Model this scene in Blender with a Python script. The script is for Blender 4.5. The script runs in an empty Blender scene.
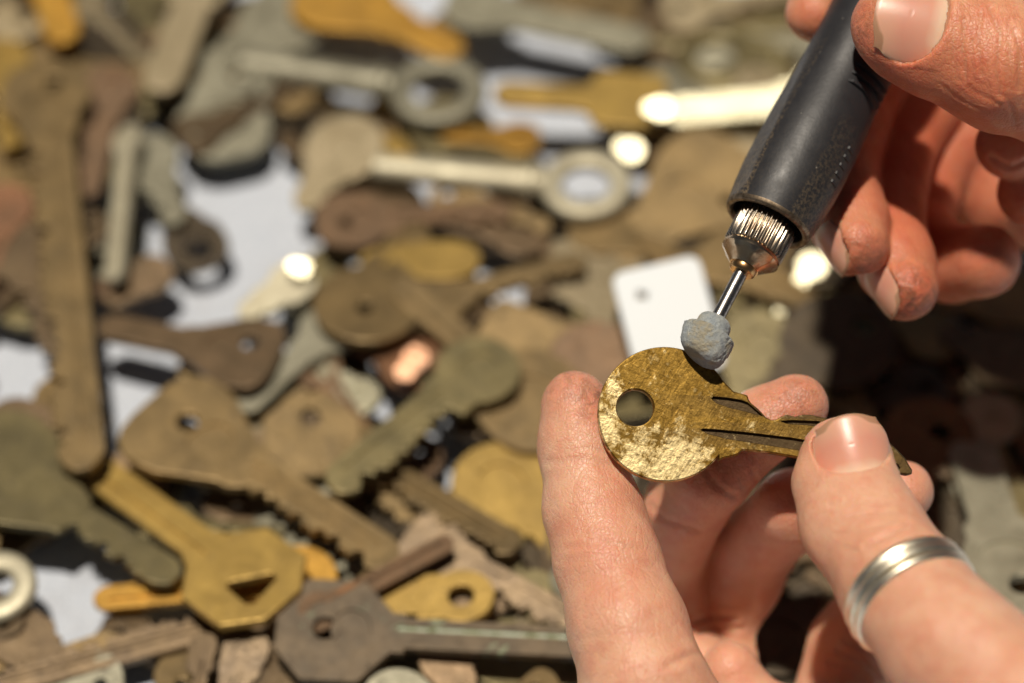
import bpy, bmesh, math, random
import numpy as np
from mathutils import Vector, Matrix
from mathutils.geometry import tessellate_polygon
from mathutils.noise import noise as mnoise
random.seed(7); RS = np.random.RandomState(3)
S = bpy.context.scene; COL = S.collection
MM = 0.001
# ------------------------------------------------------------------ camera frame
PITCH = math.radians(50); CF = 3234.0; D0 = 0.6
CAM = Vector((0, -0.46, 0.55))
FW = Vector((0, math.cos(PITCH), -math.sin(PITCH))); UP = Vector((0, math.sin(PITCH), math.cos(PITCH))); RT = Vector((1, 0, 0))
def c2w(X, Y, Z):                     # camera millimetres (right, up, away) -> world metres
    return CAM + (RT * X + UP * Y + FW * Z) * MM
def c2w_dir(X, Y, Z): return (RT * X + UP * Y + FW * Z).normalized()
def px2c(px, py, dz=0.0):             # where a real point at that depth stands, camera millimetres
    d = 600.0 + dz
    return np.array([(px - 512) / CF * d, -(py - 341.5) / CF * d, d])
def on_plane(px, py, h):              # h in millimetres above the cloth
    r = FW + RT * ((px - 512) / CF) - UP * ((py - 341.5) / CF)
    t = (h * MM - CAM.z) / r.z
    return CAM + r * t, t
# ------------------------------------------------------------------ object helpers
def link(o, parent=None):
    COL.objects.link(o)
    if parent is not None: o.parent = parent
    return o
def tag(o, label=None, cat=None, group=None, kind=None):
    if label: o['label'] = label
    if cat: o['category'] = cat
    if group: o['group'] = group
    if kind: o['kind'] = kind
    return o
def empty(name, M=None):
    o = bpy.data.objects.new(name, None); o.empty_display_size = 0.01
    if M is not None: o.matrix_world = M
    return link(o)
def mesh_obj(name, verts, faces, mat, parent=None, angle=35, M=None):
    me = bpy.data.meshes.new(name); me.from_pydata([tuple(v) for v in verts], [], [tuple(f) for f in faces]); me.update()
    finish(me, mat, angle)
    o = bpy.data.objects.new(name, me); link(o, parent)
    if M is not None: o.matrix_world = M
    return o
def finish(me, mat, angle=35):
    if mat: me.materials.append(mat)
    me.polygons.foreach_set('use_smooth', [True] * len(me.polygons))
    if angle is not None: me.set_sharp_from_angle(angle=math.radians(angle))
    me.update()
def bm_obj(name, bm, mat, parent=None, angle=35):
    me = bpy.data.meshes.new(name); bmesh.ops.recalc_face_normals(bm, faces=bm.faces[:]); bm.to_mesh(me); bm.free()
    finish(me, mat, angle); o = bpy.data.objects.new(name, me); return link(o, parent)
def basis(x, y, z, o):
    M = Matrix.Identity(4)
    for i in range(3): M[i][0] = x[i]; M[i][1] = y[i]; M[i][2] = z[i]; M[i][3] = o[i]
    return M
def lathe(prof, seg=64, wob=None, closed=False):
    """prof: list of (s, r) ; axis = local z ; millimetres"""
    V, F = [], []
    n = len(prof)
    for i, (s, r) in enumerate(prof):
        for k in range(seg):
            a = 2 * math.pi * k / seg
            rr = r if wob is None else wob(s, a, r)
            V.append((rr * math.cos(a) * MM, rr * math.sin(a) * MM, s * MM))
    for i in range(n - 1):
        for k in range(seg):
            k2 = (k + 1) % seg
            F.append((i * seg + k, i * seg + k2, (i + 1) * seg + k2, (i + 1) * seg + k))
    return V, F
# ------------------------------------------------------------------ materials
class NT:
    def __init__(s, name):
        s.m = bpy.data.materials.new(name); s.m.use_nodes = True; s.t = s.m.node_tree
        s.b = s.t.nodes['Principled BSDF']; s.o = s.t.nodes['Material Output']
        s.tc = s.t.nodes.new('ShaderNodeTexCoord')
    def n(s, typ, **kw):
        x = s.t.nodes.new('ShaderNode' + typ)
        for k, v in kw.items(): setattr(x, k, v)
        return x
    def l(s, a, b): s.t.links.new(a, b)
    def coord(s, scale=(1, 1, 1), rot=(0, 0, 0), src='Object', typ='POINT'):
        m = s.n('Mapping', vector_type=typ); s.l(s.tc.outputs[src], m.inputs['Vector'])
        m.inputs['Scale'].default_value = scale; m.inputs['Rotation'].default_value = rot
        return m.outputs[0]
    def noise(s, vec, scale, detail=4, rough=.6, dist=0, w=None):
        x = s.n('TexNoise')
        if w is not None: x.noise_dimensions = '4D'; s.l(w, x.inputs['W'])
        s.l(vec, x.inputs['Vector']); x.inputs['Scale'].default_value = scale
        x.inputs['Detail'].default_value = detail; x.inputs['Roughness'].default_value = rough; x.inputs['Distortion'].default_value = dist
        return x.outputs['Fac']
    def ramp(s, fac, stops):
        r = s.n('ValToRGB'); s.l(fac, r.inputs[0]); e = r.color_ramp.elements
        while len(e) < len(stops): e.new(.5)
        for i, (p, c) in enumerate(stops):
            e[i].position = p; e[i].color = (*(c if not isinstance(c, (int, float)) else (c, c, c)), 1)
        return r.outputs[0]
    def mix(s, fac, a, b, mode='MIX'):
        x = s.n('Mix', data_type='RGBA', blend_type=mode)
        for i, v in ((0, fac), (6, a), (7, b)):
            if hasattr(v, 'links'): s.l(v, x.inputs[i])
            elif i == 0: x.inputs[0].default_value = v
            else: x.inputs[i].default_value = (*v, 1)
        return x.outputs[2]
    def math(s, op, a, b=0.0, clamp=False):
        x = s.n('Math', operation=op); x.use_clamp = clamp
        for i, v in ((0, a), (1, b)):
            if hasattr(v, 'links'): s.l(v, x.inputs[i])
            else: x.inputs[i].default_value = v
        return x.outputs[0]
    def bump(s, h, dist, strength=1, prev=None):
        x = s.n('Bump'); s.l(h, x.inputs['Height']); x.inputs['Distance'].default_value = dist; x.inputs['Strength'].default_value = strength
        if prev is not None: s.l(prev, x.inputs['Normal'])
        return x.outputs[0]
    def set(s, **kw):
        for k, v in kw.items():
            i = s.b.inputs[k.replace('_', ' ')]
            if hasattr(v, 'links'): s.l(v, i)
            elif isinstance(v, tuple) and len(v) == 3 and i.type == 'RGBA': i.default_value = (*v, 1)
            else: i.default_value = v
        return s.m

def key_metal(name, c1, c2, c3=None, metal=.5, rough=(.27, .50), grime=(.06, .045, .03), gam=.35):
    t = NT(name); at = t.n('Attribute', attribute_type='OBJECT', attribute_name='tone'); w = t.math('MULTIPLY', at.outputs['Fac'], 17.3)
    v = t.coord()
    n1 = t.noise(v, 130, 5, .65, .4, w); n2 = t.noise(v, 520, 5, .7, .3, w); n3 = t.noise(v, 2600, 2, .6, 0, w)
    col = t.mix(t.ramp(n1, [(.36, 0.), (.64, 1.)]), c1, c2)
    col = t.mix(t.ramp(n2, [(.56, 0.), (.70, gam * 2)]), col, grime)
    if c3: col = t.mix(t.ramp(n1, [(.60, 0.), (.68, 1.)]), col, c3)
    br = t.math('ADD', t.math('MULTIPLY', at.outputs['Fac'], .5), .75)
    cm = t.n('Combine' + 'Color'); [t.l(br, cm.inputs[i]) for i in range(3)]
    col = t.mix(1.0, col, cm.outputs[0], 'MULTIPLY')
    ro = t.n('MapRange'); t.l(n2, ro.inputs[0]); ro.inputs[1].default_value = .3; ro.inputs[2].default_value = .7
    ro.inputs[3].default_value = rough[0]; ro.inputs[4].default_value = rough[1]
    vs = t.coord((18, 1, 1), (0, 0, .35), 'Object', 'TEXTURE'); sc = t.noise(vs, 2400, 3, .7, 0, w)
    b = t.bump(n2, .00025, .6); b = t.bump(n3, .00006, .5, b); b = t.bump(sc, .00006, .45, b)
    return t.set(Base_Color=col, Metallic=metal, Roughness=ro.outputs[0], Normal=b)
KM = {
 'tan':    key_metal('tarnished_tan_brass', (.34, .235, .105), (.205, .145, .068)),
 'olive':  key_metal('olive_tarnish', (.30, .245, .115), (.185, .155, .078)),
 'grey':   key_metal('grey_nickel', (.36, .34, .25), (.24, .225, .16), rough=(.38, .58)),
 'brass':  key_metal('yellow_brass', (.56, .37, .10), (.38, .25, .07), rough=(.3, .5), gam=.3),
 'orange': key_metal('orange_brass', (.58, .32, .055), (.38, .21, .04), rough=(.3, .5), gam=.3),
 'pinkbr': key_metal('pinkish_brown_brass', (.29, .195, .11), (.18, .125, .07)),
 'brown':  key_metal('brown_tarnish', (.215, .15, .082), (.13, .09, .052), gam=.45),
 'rust':   key_metal('rusty_brown', (.215, .13, .07), (.13, .085, .05), (.28, .13, .05), rough=(.45, .7)),
 'copper': key_metal('copper_tarnish', (.34, .16, .08), (.20, .11, .06)),
 'cream':  key_metal('cream_nickel', (.50, .41, .26), (.37, .30, .18), gam=.15),
 'pale':   key_metal('pale_nickel', (.56, .52, .38), (.43, .39, .28), gam=.12, rough=(.42, .6)),
 'bright': key_metal('bright_nickel', (.50, .47, .34), (.42, .39, .27), metal=1., rough=(.3, .45), gam=.1),
 'dark':   key_metal('dark_tarnish_and_shade', (.10, .075, .045), (.055, .042, .028)),  # tarnish, and on the right side keys a stand-in for shade
 'patina': key_metal('brown_patina', (.15, .11, .066), (.085, .065, .043), (.26, .30, .19), metal=.3, rough=(.4, .75)),
}
def simple(name, c, metal=0., rough=.5, **kw):
    t = NT(name); return t.set(Base_Color=c, Metallic=metal, Roughness=rough, **kw)

def m_verdigris():
    t = NT('verdigris'); n = t.noise(t.coord(), 500, 5, .7)
    return t.set(Base_Color=t.ramp(n, [(.3, (.12, .11, .06)), (.42, (.24, .30, .16)), (.56, (.52, .58, .46))]), Roughness=.8, Normal=t.bump(n, .0003))
M_VERD = m_verdigris()

def m_cloth():
    t = NT('white_cloth'); v = t.coord(); n = t.noise(v, 60, 4, .6); n2 = t.noise(v, 1500, 3, .7); n3 = t.noise(v, 9, 3)
    col = t.mix(t.ramp(n2, [(.35, 0.), (.65, 1.)]), (.44, .49, .58), (.66, .70, .77))
    col = t.mix(t.ramp(n, [(.5, 0.), (.8, .5)]), col, (.36, .36, .38))
    return t.set(Base_Color=col, Roughness=.9, Normal=t.bump(n2, .0006, .6), Sheen_Weight=.1)
M_CLOTH = m_cloth()

def m_skin(name, base, red, warm, k=1., rk=.5):
    t = NT(name); v = t.coord()
    a = t.n('Attribute', attribute_name='red'); dk = t.n('Attribute', attribute_name='dirt')
    n1 = t.noise(v, 55, 4, .6, .3); n2 = t.noise(v, 260, 5, .65); n3 = t.noise(v, 1500, 3, .6)
    col = t.mix(t.ramp(n1, [(.38, 0.), (.66, 1.)]), base, warm)
    col = t.mix(t.math('MULTIPLY', t.ramp(n2, [(.42, 0.), (.7, 1.)]), rk), col, red)
    col = t.mix(a.outputs['Fac'], col, red)
    # freckle-fine mottling
    col = t.mix(t.math('MULTIPLY', t.ramp(n3, [(.55, 0.), (.75, 1.)]), .16), col, (.35, .16, .09))
    # grime sitting in the fingertip skin
    g = t.math('MULTIPLY', t.ramp(t.noise(v, 420, 6, .75, .6), [(.42, 0.), (.62, 1.)]), dk.outputs['Fac'])
    col = t.mix(g, col, (.16, .075, .04))
    # skin relief: cells, lines, pores
    vo = t.n('TexVoronoi', feature='DISTANCE_TO_EDGE'); t.l(t.coord((1, 1, 1)), vo.inputs['Vector']); vo.inputs['Scale'].default_value = 1150
    cell = t.ramp(vo.outputs['Distance'], [(0., 0.), (.16, 1.)])
    vo2 = t.n('TexVoronoi', feature='DISTANCE_TO_EDGE'); wv = t.n('Mapping'); t.l(t.tc.outputs['Object'], wv.inputs[0]); wv.inputs['Scale'].default_value = (1, .45, 1); wv.inputs['Rotation'].default_value = (.7, .3, .5)
    t.l(wv.outputs[0], vo2.inputs['Vector']); vo2.inputs['Scale'].default_value = 480
    cell2 = t.ramp(vo2.outputs['Distance'], [(0., 0.), (.1, 1.)])
    b = t.bump(cell, .00009, .6 * k); b = t.bump(cell2, .00010, .5 * k, b); b = t.bump(n3, .00018, .6 * k, b); b = t.bump(n2, .0007, .4 * k, b)
    ro = t.n('MapRange'); t.l(n2, ro.inputs[0]); ro.inputs[3].default_value = .28; ro.inputs[4].default_value = .52
    t.b.subsurface_method = 'RANDOM_WALK'
    return t.set(Base_Color=col, Roughness=ro.outputs[0], Normal=b, Subsurface_Weight=.85, Subsurface_Radius=(1.0, .28, .13),
                 Subsurface_Scale=.0017, Specular_IOR_Level=.42, Coat_Weight=.0)
M_SKIN = m_skin('skin', (.72, .385, .25), (.62, .20, .125), (.77, .47, .32), .8, .42)
M_SKIN2 = m_skin('reddened_skin', (.70, .30, .165), (.54, .115, .06), (.76, .39, .235), .85, .5)

def m_nail():
    t = NT('fingernail'); at = t.n('Attribute', attribute_name='nail_v'); au = t.n('Attribute', attribute_name='nail_u'); v = t.coord()
    n = t.noise(v, 250, 3, .6)
    vv = t.math('ADD', at.outputs['Fac'], t.math('MULTIPLY', t.math('SUBTRACT', n, .5), .06))
    u2 = t.math('MULTIPLY', t.math('POWER', t.math('ABSOLUTE', au.outputs['Fac']), 2.), .16)
    col = t.ramp(t.math('ADD', vv, u2), [(.0, (.80, .55, .41)), (.09, (.80, .55, .41)), (.24, (.74, .36, .26)), (.6, (.72, .33, .24)), (.95, (.74, .40, .28)), (.99, (.45, .26, .16))])
    b = t.bump(t.noise(t.coord(), 900, 3, .6), .00003, .4)
    return t.set(Base_Color=col, Roughness=.34, Subsurface_Weight=.8, Subsurface_Radius=(1., .4, .25), Subsurface_Scale=.0012, Specular_IOR_Level=.5, Normal=b)
M_NAIL = m_nail()

def m_hero():
    t = NT('scuffed_brass'); v = t.coord()
    n1 = t.noise(v, 95, 6, .7, .6); n2 = t.noise(v, 420, 6, .72, .4); n3 = t.noise(v, 1900, 4, .7)
    # bare polished patches, lower left and round the hole ; brown patina elsewhere
    sx = t.n('SeparateXYZ'); t.l(t.tc.outputs['Object'], sx.inputs[0])
    grad = t.math('ADD', t.math('MULTIPLY', sx.outputs['X'], -10.), t.math('MULTIPLY', sx.outputs['Y'], -17.))
    f = t.math('ADD', t.math('ADD', n1, t.math('MULTIPLY', grad, .9)), t.math('MULTIPLY', t.math('SUBTRACT', n2, .5), 1.0))
    bare = t.ramp(f, [(.54, 0.), (.68, 1.)])
    col = t.mix(bare, t.mix(t.ramp(n2, [(.38, 0.), (.62, 1.)]), (.17, .098, .019), (.33, .20, .044)), (.82, .65, .33))
    col = t.mix(t.ramp(t.noise(v, 700, 5, .7, 1.), [(.54, 0.), (.66, .8)]), col, (.12, .065, .014))
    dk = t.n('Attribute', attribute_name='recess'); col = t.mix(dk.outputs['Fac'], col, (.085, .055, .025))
    outs = []
    for i, (rot, sc) in enumerate(((.5, 900), (1.15, 1300), (-.6, 1000))):
        m = t.coord((1, 14, 1), (0, 0, rot), 'Object', 'TEXTURE'); outs.append(t.noise(m, sc, 3, .75, .15))
    scr = t.math('MULTIPLY', t.math('ADD', outs[0], t.math('ADD', outs[1], outs[2])), .34)
    b = t.bump(scr, .00015, .8); b = t.bump(n3, .00006, .6, b); b = t.bump(n2, .00022, .35, b)
    col = t.mix(t.ramp(scr, [(.57, 0.), (.66, .4)]), col, (.70, .55, .27))
    ro = t.mix(bare, t.ramp(n3, [(.3, .34), (.7, .56)]), t.ramp(n3, [(.3, .32), (.7, .48)]))
    return t.set(Base_Color=col, Metallic=t.math('SUBTRACT', 1.0, t.math('MULTIPLY', dk.outputs['Fac'], .2)), Roughness=ro, Normal=b)
M_HERO = m_hero()

def m_rubber():
    t = NT('black_rubber'); v = t.coord(); n = t.noise(v, 300, 6, .7); n2 = t.noise(v, 1600, 4, .7)
    sx = t.n('SeparateXYZ'); t.l(t.tc.outputs['Object'], sx.inputs[0])
    near = t.n('MapRange'); t.l(sx.outputs['Z'], near.inputs[0]); near.inputs[1].default_value = .026; near.inputs[2].default_value = .050; near.inputs[3].default_value = 1.; near.inputs[4].default_value = .25
    flat = t.n('Attribute', attribute_name='dusty')
    d = t.math('MULTIPLY', t.ramp(n2, [(.44, 0.), (.60, .8)]), t.math('MULTIPLY', near.outputs[0], t.math('ADD', .10, flat.outputs['Fac'])))
    col = t.mix(d, (.020, .020, .023), (.17, .125, .075))
    vo = t.n('TexVoronoi'); t.l(v, vo.inputs['Vector']); vo.inputs['Scale'].default_value = 260
    col = t.mix(t.ramp(vo.outputs['Distance'], [(.035, .6), (.06, 0.)]), col, (.25, .23, .2))
    return t.set(Base_Color=col, Roughness=t.ramp(n, [(.3, .38), (.7, .55)]), Normal=t.bump(n2, .00007, .5), Specular_IOR_Level=.5)
M_RUB = m_rubber()
def m_steel(name, c1, c2, rough=(.18, .38), sc=300):
    t = NT(name); n = t.noise(t.coord(), sc, 5, .7)
    return t.set(Base_Color=t.ramp(n, [(.35, c1), (.62, c2)]), Metallic=1., Roughness=t.ramp(n, [(.3, rough[0]), (.7, rough[1])]), Normal=t.bump(n, .00008, .5))
M_STEEL = m_steel('worn_steel', (.62, .56, .47), (.30, .22, .15))
M_GOLDST = m_steel('heat_coloured_steel', (.80, .52, .22), (.42, .22, .10))
M_NUT = m_steel('bronzed_steel', (.74, .60, .42), (.46, .30, .17), (.14, .3), 200)
M_SHAFT = m_steel('steel_shaft', (.60, .58, .55), (.30, .27, .24), (.2, .35), 600)
M_RIM = m_steel('worn_rim', (.34, .26, .18), (.12, .09, .06), (.4, .6), 700)
def m_silver():
    t = NT('brushed_silver'); n = t.noise(t.coord((1, 1, 1)), 350, 4, .6)
    return t.set(Base_Color=t.ramp(n, [(.3, (.93, .86, .70)), (.7, (.78, .70, .54))]), Metallic=1., Roughness=.36, Normal=t.bump(n, .00004, .4))
M_SILVER = m_silver()
def m_stone():
    t = NT('grinding_stone'); v = t.coord(); n = t.noise(v, 900, 6, .8); n2 = t.noise(v, 220, 3)
    col = t.ramp(n2, [(.36, (.52, .58, .62)), (.50, (.62, .65, .62)), (.60, (.58, .52, .38))])
    col = t.mix(t.ramp(n, [(.38, .5), (.56, 0.)]), col, (.32, .36, .39))
    return t.set(Base_Color=col, Roughness=.7, Normal=t.bump(n, .0012, 1.))
M_STONE = m_stone()
# ------------------------------------------------------------------ flat slab with holes and sunk grooves
def offset_loop(P, d):
    n = len(P); out = []
    A = sum(P[i][0] * P[(i + 1) % n][1] - P[(i + 1) % n][0] * P[i][1] for i in range(n))
    sg = 1 if A > 0 else -1
    for i in range(n):
        a, b, c = P[i - 1], P[i], P[(i + 1) % n]
        e1 = Vector((b[0] - a[0], b[1] - a[1])); e2 = Vector((c[0] - b[0], c[1] - b[1]))
        if e1.length < 1e-9 or e2.length < 1e-9: out.append(b); continue
        e1.normalize(); e2.normalize()
        n1 = Vector((-e1.y, e1.x)) * sg; n2 = Vector((-e2.y, e2.x)) * sg
        m = n1 + n2
        if m.length < .2: m = n1
        m.normalize(); k = d / max(.6, m.dot(n1))
        out.append((b[0] + m.x * k, b[1] + m.y * k))
    return out
def slab(outline, holes=(), grooves=(), t=2.2, bev=.25, gdepth=.6, gap=.0):
    """millimetres in, returns verts (metres), faces, recess flags. grooves: loops sunk in the top face"""
    V, F, R = [], [], []
    def loop(P, z, rec=0.):
        s = len(V)
        for p in P: V.append((p[0] * MM, p[1] * MM, z * MM)); R.append(rec)
        return list(range(s, len(V)))
    def wall(a, b, flip=False):
        n = len(a)
        for i in range(n):
            j = (i + 1) % n
            f = (a[i], a[j], b[j], b[i]); F.append(f[::-1] if flip else f)
    def cap(loops, flip=False):
        pts = [[Vector(V[i]) for i in lp] for lp in loops]
        for tp in pts:
            for p in tp: p.z = 0
        flat = [i for lp in loops for i in lp]
        for tri in tessellate_polygon(pts):
            f = tuple(flat[i] for i in tri)
            F.append(f)
    h = t / 2
    tops, bots = [], []
    for k, P in enumerate([outline] + list(holes)):
        sgn = 1 if k == 0 else -1
        i1 = offset_loop(P, sgn * bev); i0 = offset_loop(P, sgn * bev * .35)
        a = loop(i1, h); a2 = loop(i0, h - bev * .3); b = loop(P, h - bev); c = loop(P, -h + bev); d2 = loop(i0, -h + bev * .3); d = loop(i1, -h)
        for x, y in ((a, a2), (a2, b), (b, c), (c, d2), (d2, d)): wall(x, y)
        tops.append(a); bots.append(d)
    for G in grooves:
        a = loop(G, h, .35); b = loop(offset_loop(G, gdepth * .28), h - gdepth, 1.)
        wall(a, b); tops.append(a); cap([b])
    cap(tops); cap(bots)
    return V, F, R
def slab_objs(root, V, F, R, mat, xs, names=('bow', 'blade'), angle=19):
    """one key: the mesh is cut at local x = xs into its bow and its blade"""
    bm = bmesh.new(); lay = bm.verts.layers.float.new('recess'); vs = [bm.verts.new(v) for v in V]
    for v, r in zip(vs, R): v[lay] = r
    for f in F:
        try: bm.faces.new([vs[i] for i in f])
        except ValueError: pass
    bmesh.ops.recalc_face_normals(bm, faces=bm.faces[:])
    out = []
    geom = bm.verts[:] + bm.edges[:] + bm.faces[:]
    bmesh.ops.bisect_plane(bm, geom=geom, dist=1e-7, plane_co=(xs * MM, 0, 0), plane_no=(1, 0, 0))
    for k, nm in enumerate(names):
        b2 = bm.copy()
        kill = [f for f in b2.faces if (f.calc_center_median().x > xs * MM) == (k == 0)]
        bmesh.ops.delete(b2, geom=kill, context='FACES')
        if not b2.faces: b2.free(); continue
        me = bpy.data.meshes.new(nm); b2.to_mesh(me); b2.free(); finish(me, mat, angle)
        o = bpy.data.objects.new(nm, me); link(o, root); out.append(o)
    bm.free(); return out
def ell(cx, cy, rx, ry, n=28, rot=0):
    c, s = math.cos(rot), math.sin(rot)
    return [(cx + rx * math.cos(a) * c - ry * math.sin(a) * s, cy + rx * math.cos(a) * s + ry * math.sin(a) * c) for a in [2 * math.pi * k / n for k in range(n)]]
# ------------------------------------------------------------------ pile keys
def interp(pts, x):
    if x <= pts[0][0]: return pts[0][1]
    for (x0, y0), (x1, y1) in zip(pts, pts[1:]):
        if x <= x1: return y0 + (y1 - y0) * (x - x0) / (x1 - x0)
    return pts[-1][1]
SHAPES = {
 'hex': [(-1, .42), (-.52, 1), (.45, 1), (1, .36)],
 'tri': [(-1, .30), (-.95, .62), (-.82, .85), (-.6, .98), (-.3, 1.), (0, .94), (.35, .74), (.7, .55), (1, .38)],
 'clover': [(-1, .34), (-.93, .58), (-.8, .74), (-.6, .86), (-.35, .95), (0, 1.), (.25, .95), (.5, .78), (.75, .55), (1, .36)],
 'rect': [(-1, .80), (-.97, .90), (-.9, .97), (-.8, 1.), (.65, 1.), (.82, .96), (.93, .86), (1, .70)],
}
def bow_half(kind, u):
    if kind in ('round',): return math.sqrt(max(0, 1 - u * u))
    if kind == 'oval': return (max(0, 1 - abs(u) ** 2.6)) ** (1 / 2.2)
    return interp(SHAPES[kind], u)
def key_outline(kind, R, L, w, rnd, teeth=1, ry=1.0, shoulder=True):
    xs = set()
    for i in range(41): xs.add(round(-R * math.cos(math.pi * i / 40), 4))
    for x, _ in SHAPES.get(kind, []): xs.add(round(x * R, 4))
    sh0, sh1 = R * .92, R * 1.0 + 2.2
    tip = w * .42
    cuts = []
    x = sh1 + 1.6
    pitch = max(2.2, w * .32)
    while x < L - tip - pitch * .6:
        d = rnd.choice((.06, .14, .2, .27, .33)) * w
        cuts.append((x, d)); x += pitch
    def lower(xx):
        b = w / 2
        if not cuts or teeth == 0: return b
        pts = [(sh1, 0.)]
        for cx, d in cuts: pts += [(cx - pitch * .32, max(0, d - .10 * w)), (cx - pitch * .1, d), (cx + pitch * .16, d), (cx + pitch * .42, max(0, d - .13 * w))]
        pts += [(L - tip, .05 * w)]
        return b - interp(pts, xx)
    for cx, d in cuts:
        for k in (-.32, -.1, .16, .42): xs.add(round(cx + k * pitch, 4))
    for k in (0, .4, .7, .9, 1.): xs.add(round(L - tip + tip * k, 4))
    xs |= {round(sh0, 4), round(sh1, 4), round(sh1 + .25, 4)}
    xs = sorted(v for v in xs if v <= L); X = [xs[0]]
    for v in xs[1:]:
        if v - X[-1] > .02: X.append(v)
    up, lo = [], []
    for v in X:
        hb = bow_half(kind, v / R) * R * ry if v <= R else 0
        if v > R * .3:
            k = 1.0
            if v > L - tip: q = (v - (L - tip)) / tip; k = max(.30, 1 - .7 * q ** 1.6)
            wu = (w * .5 + (w * .16 if (shoulder and v <= sh1) else 0)) ; wl = (w * .5 + w * .16 if (shoulder and v <= sh1) else lower(v))
            hu, hl = max(hb, wu * k), max(hb, wl * k)
        else: hu = hl = hb
        up.append((v, max(hu, .03))); lo.append((v, -max(hl, .03)))
    return lo + up[::-1]
allkeys = []
GLINT = [None]
def place_root(name, bow, tip, z0, z1, roll, glint=0.):
    B, t0 = on_plane(*bow, z0); T, t1 = on_plane(*tip, z1)
    x = (T - B); L = x.length / MM; x.normalize()
    z = Vector((0, 0, 1)); y = z.cross(x).normalized(); z = x.cross(y)
    if glint:
        hv = ((RT * -.12 + UP * .64 - FW * .74).normalized() + (CAM - B).normalized()).normalized()
        z = (z * (1 - glint) + hv * glint).normalized(); x = (x - z * x.dot(z)).normalized(); y = z.cross(x)
    if roll: q = Matrix.Rotation(math.radians(roll), 3, x); y = q @ y; z = q @ z
    return empty(name, basis(x, y, z, B)), L, t0
def key(label, kind, bow, tip, wpx, mat, z0=3, z1=3, roll=0, blade=.36, hole=None, teeth=1, groove=1, t=2.1, ry=1., seed=None, group='old keys heaped on the cloth', verd=False, slot=False, glint=0.):
    rnd = random.Random(hash((bow, tip)) if seed is None else seed)
    if group == 'old keys heaped on the cloth': z0 = z0 * 1.05 + 3.5; z1 = z1 * 1.05 + 3.5
    root, L, d = place_root('key', bow, tip, z0, z1, roll, glint)
    R = wpx / CF * d / MM / 2; w = max(2.6, 2 * R * blade)
    L = max(L, R * 1.6)
    out = key_outline(kind, R, L, w, rnd, teeth, ry)
    if teeth == 2: out = [(a, -b) for a, b in out][::-1]
    holes = []
    if hole: holes = [ell(hole[0] * R, hole[1] * R, hole[2] * R, hole[2] * R * (hole[3] if len(hole) > 3 else 1.))]
    if slot: holes = [[(-.62 * R, .30 * R), (-.50 * R, -.34 * R), (-.36 * R, -.36 * R), (.06 * R, .24 * R), (.02 * R, .36 * R), (-.52 * R, .40 * R)]]
    gs = []
    if groove and L > R * 1.25 + w:
        ga = R * (1.02 if not slot else .75); gb = L - w * .55; sgn = -1 if teeth == 2 else 1
        if gb - ga > 3:
            y0, y1 = .08 * w, .24 * w
            g = [(ga, y0 + .5 * (y1 - y0)), (ga + .8, y0), (gb, y0), (gb + .4, (y0 + y1) / 2), (gb, y1), (ga + .8, y1)]
            gs.append([(a, b * sgn) for a, b in g])
            if groove > 1 and w > 4:
                y0, y1 = -.10 * w, .0 * w
                g = [(ga + 1, (y0 + y1) / 2), (ga + 1.8, y0), (gb - 2, y0), (gb - 1.5, (y0 + y1) / 2), (gb - 2, y1), (ga + 1.8, y1)]
                gs.append([(a, b * sgn) for a, b in g])
    if not slot and rnd.random() < .55:      # pressed panel on the bow
        cx, rx = (.28, .34) if hole else (.0, .52)
        if not hole or hole[0] < -.1: gs.append(ell(cx * R, 0, rx * R, rx * R * min(1, ry) * (1.25 if hole else .9), 24))
    V, F, Rr = slab(out, holes, gs, t=t, bev=.22, gdepth=.5)
    obs = slab_objs(root, V, F, Rr, KM[mat], min(R * 1.0, L * .9))
    tone = rnd.random()
    for o in obs: o['tone'] = tone
    if verd:
        for o in obs:
            o.data.materials.append(M_VERD)
            for p in o.data.polygons:
                c = p.center
                if p.normal.z > .3 and c.z < (t / 2 - .3) * MM and abs(c.y) < w * .45 * MM and c.x > R * MM * .9 and len(gs): p.material_index = 1
    tag(root, label, 'key', group); allkeys.append(root)
    return root
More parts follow.
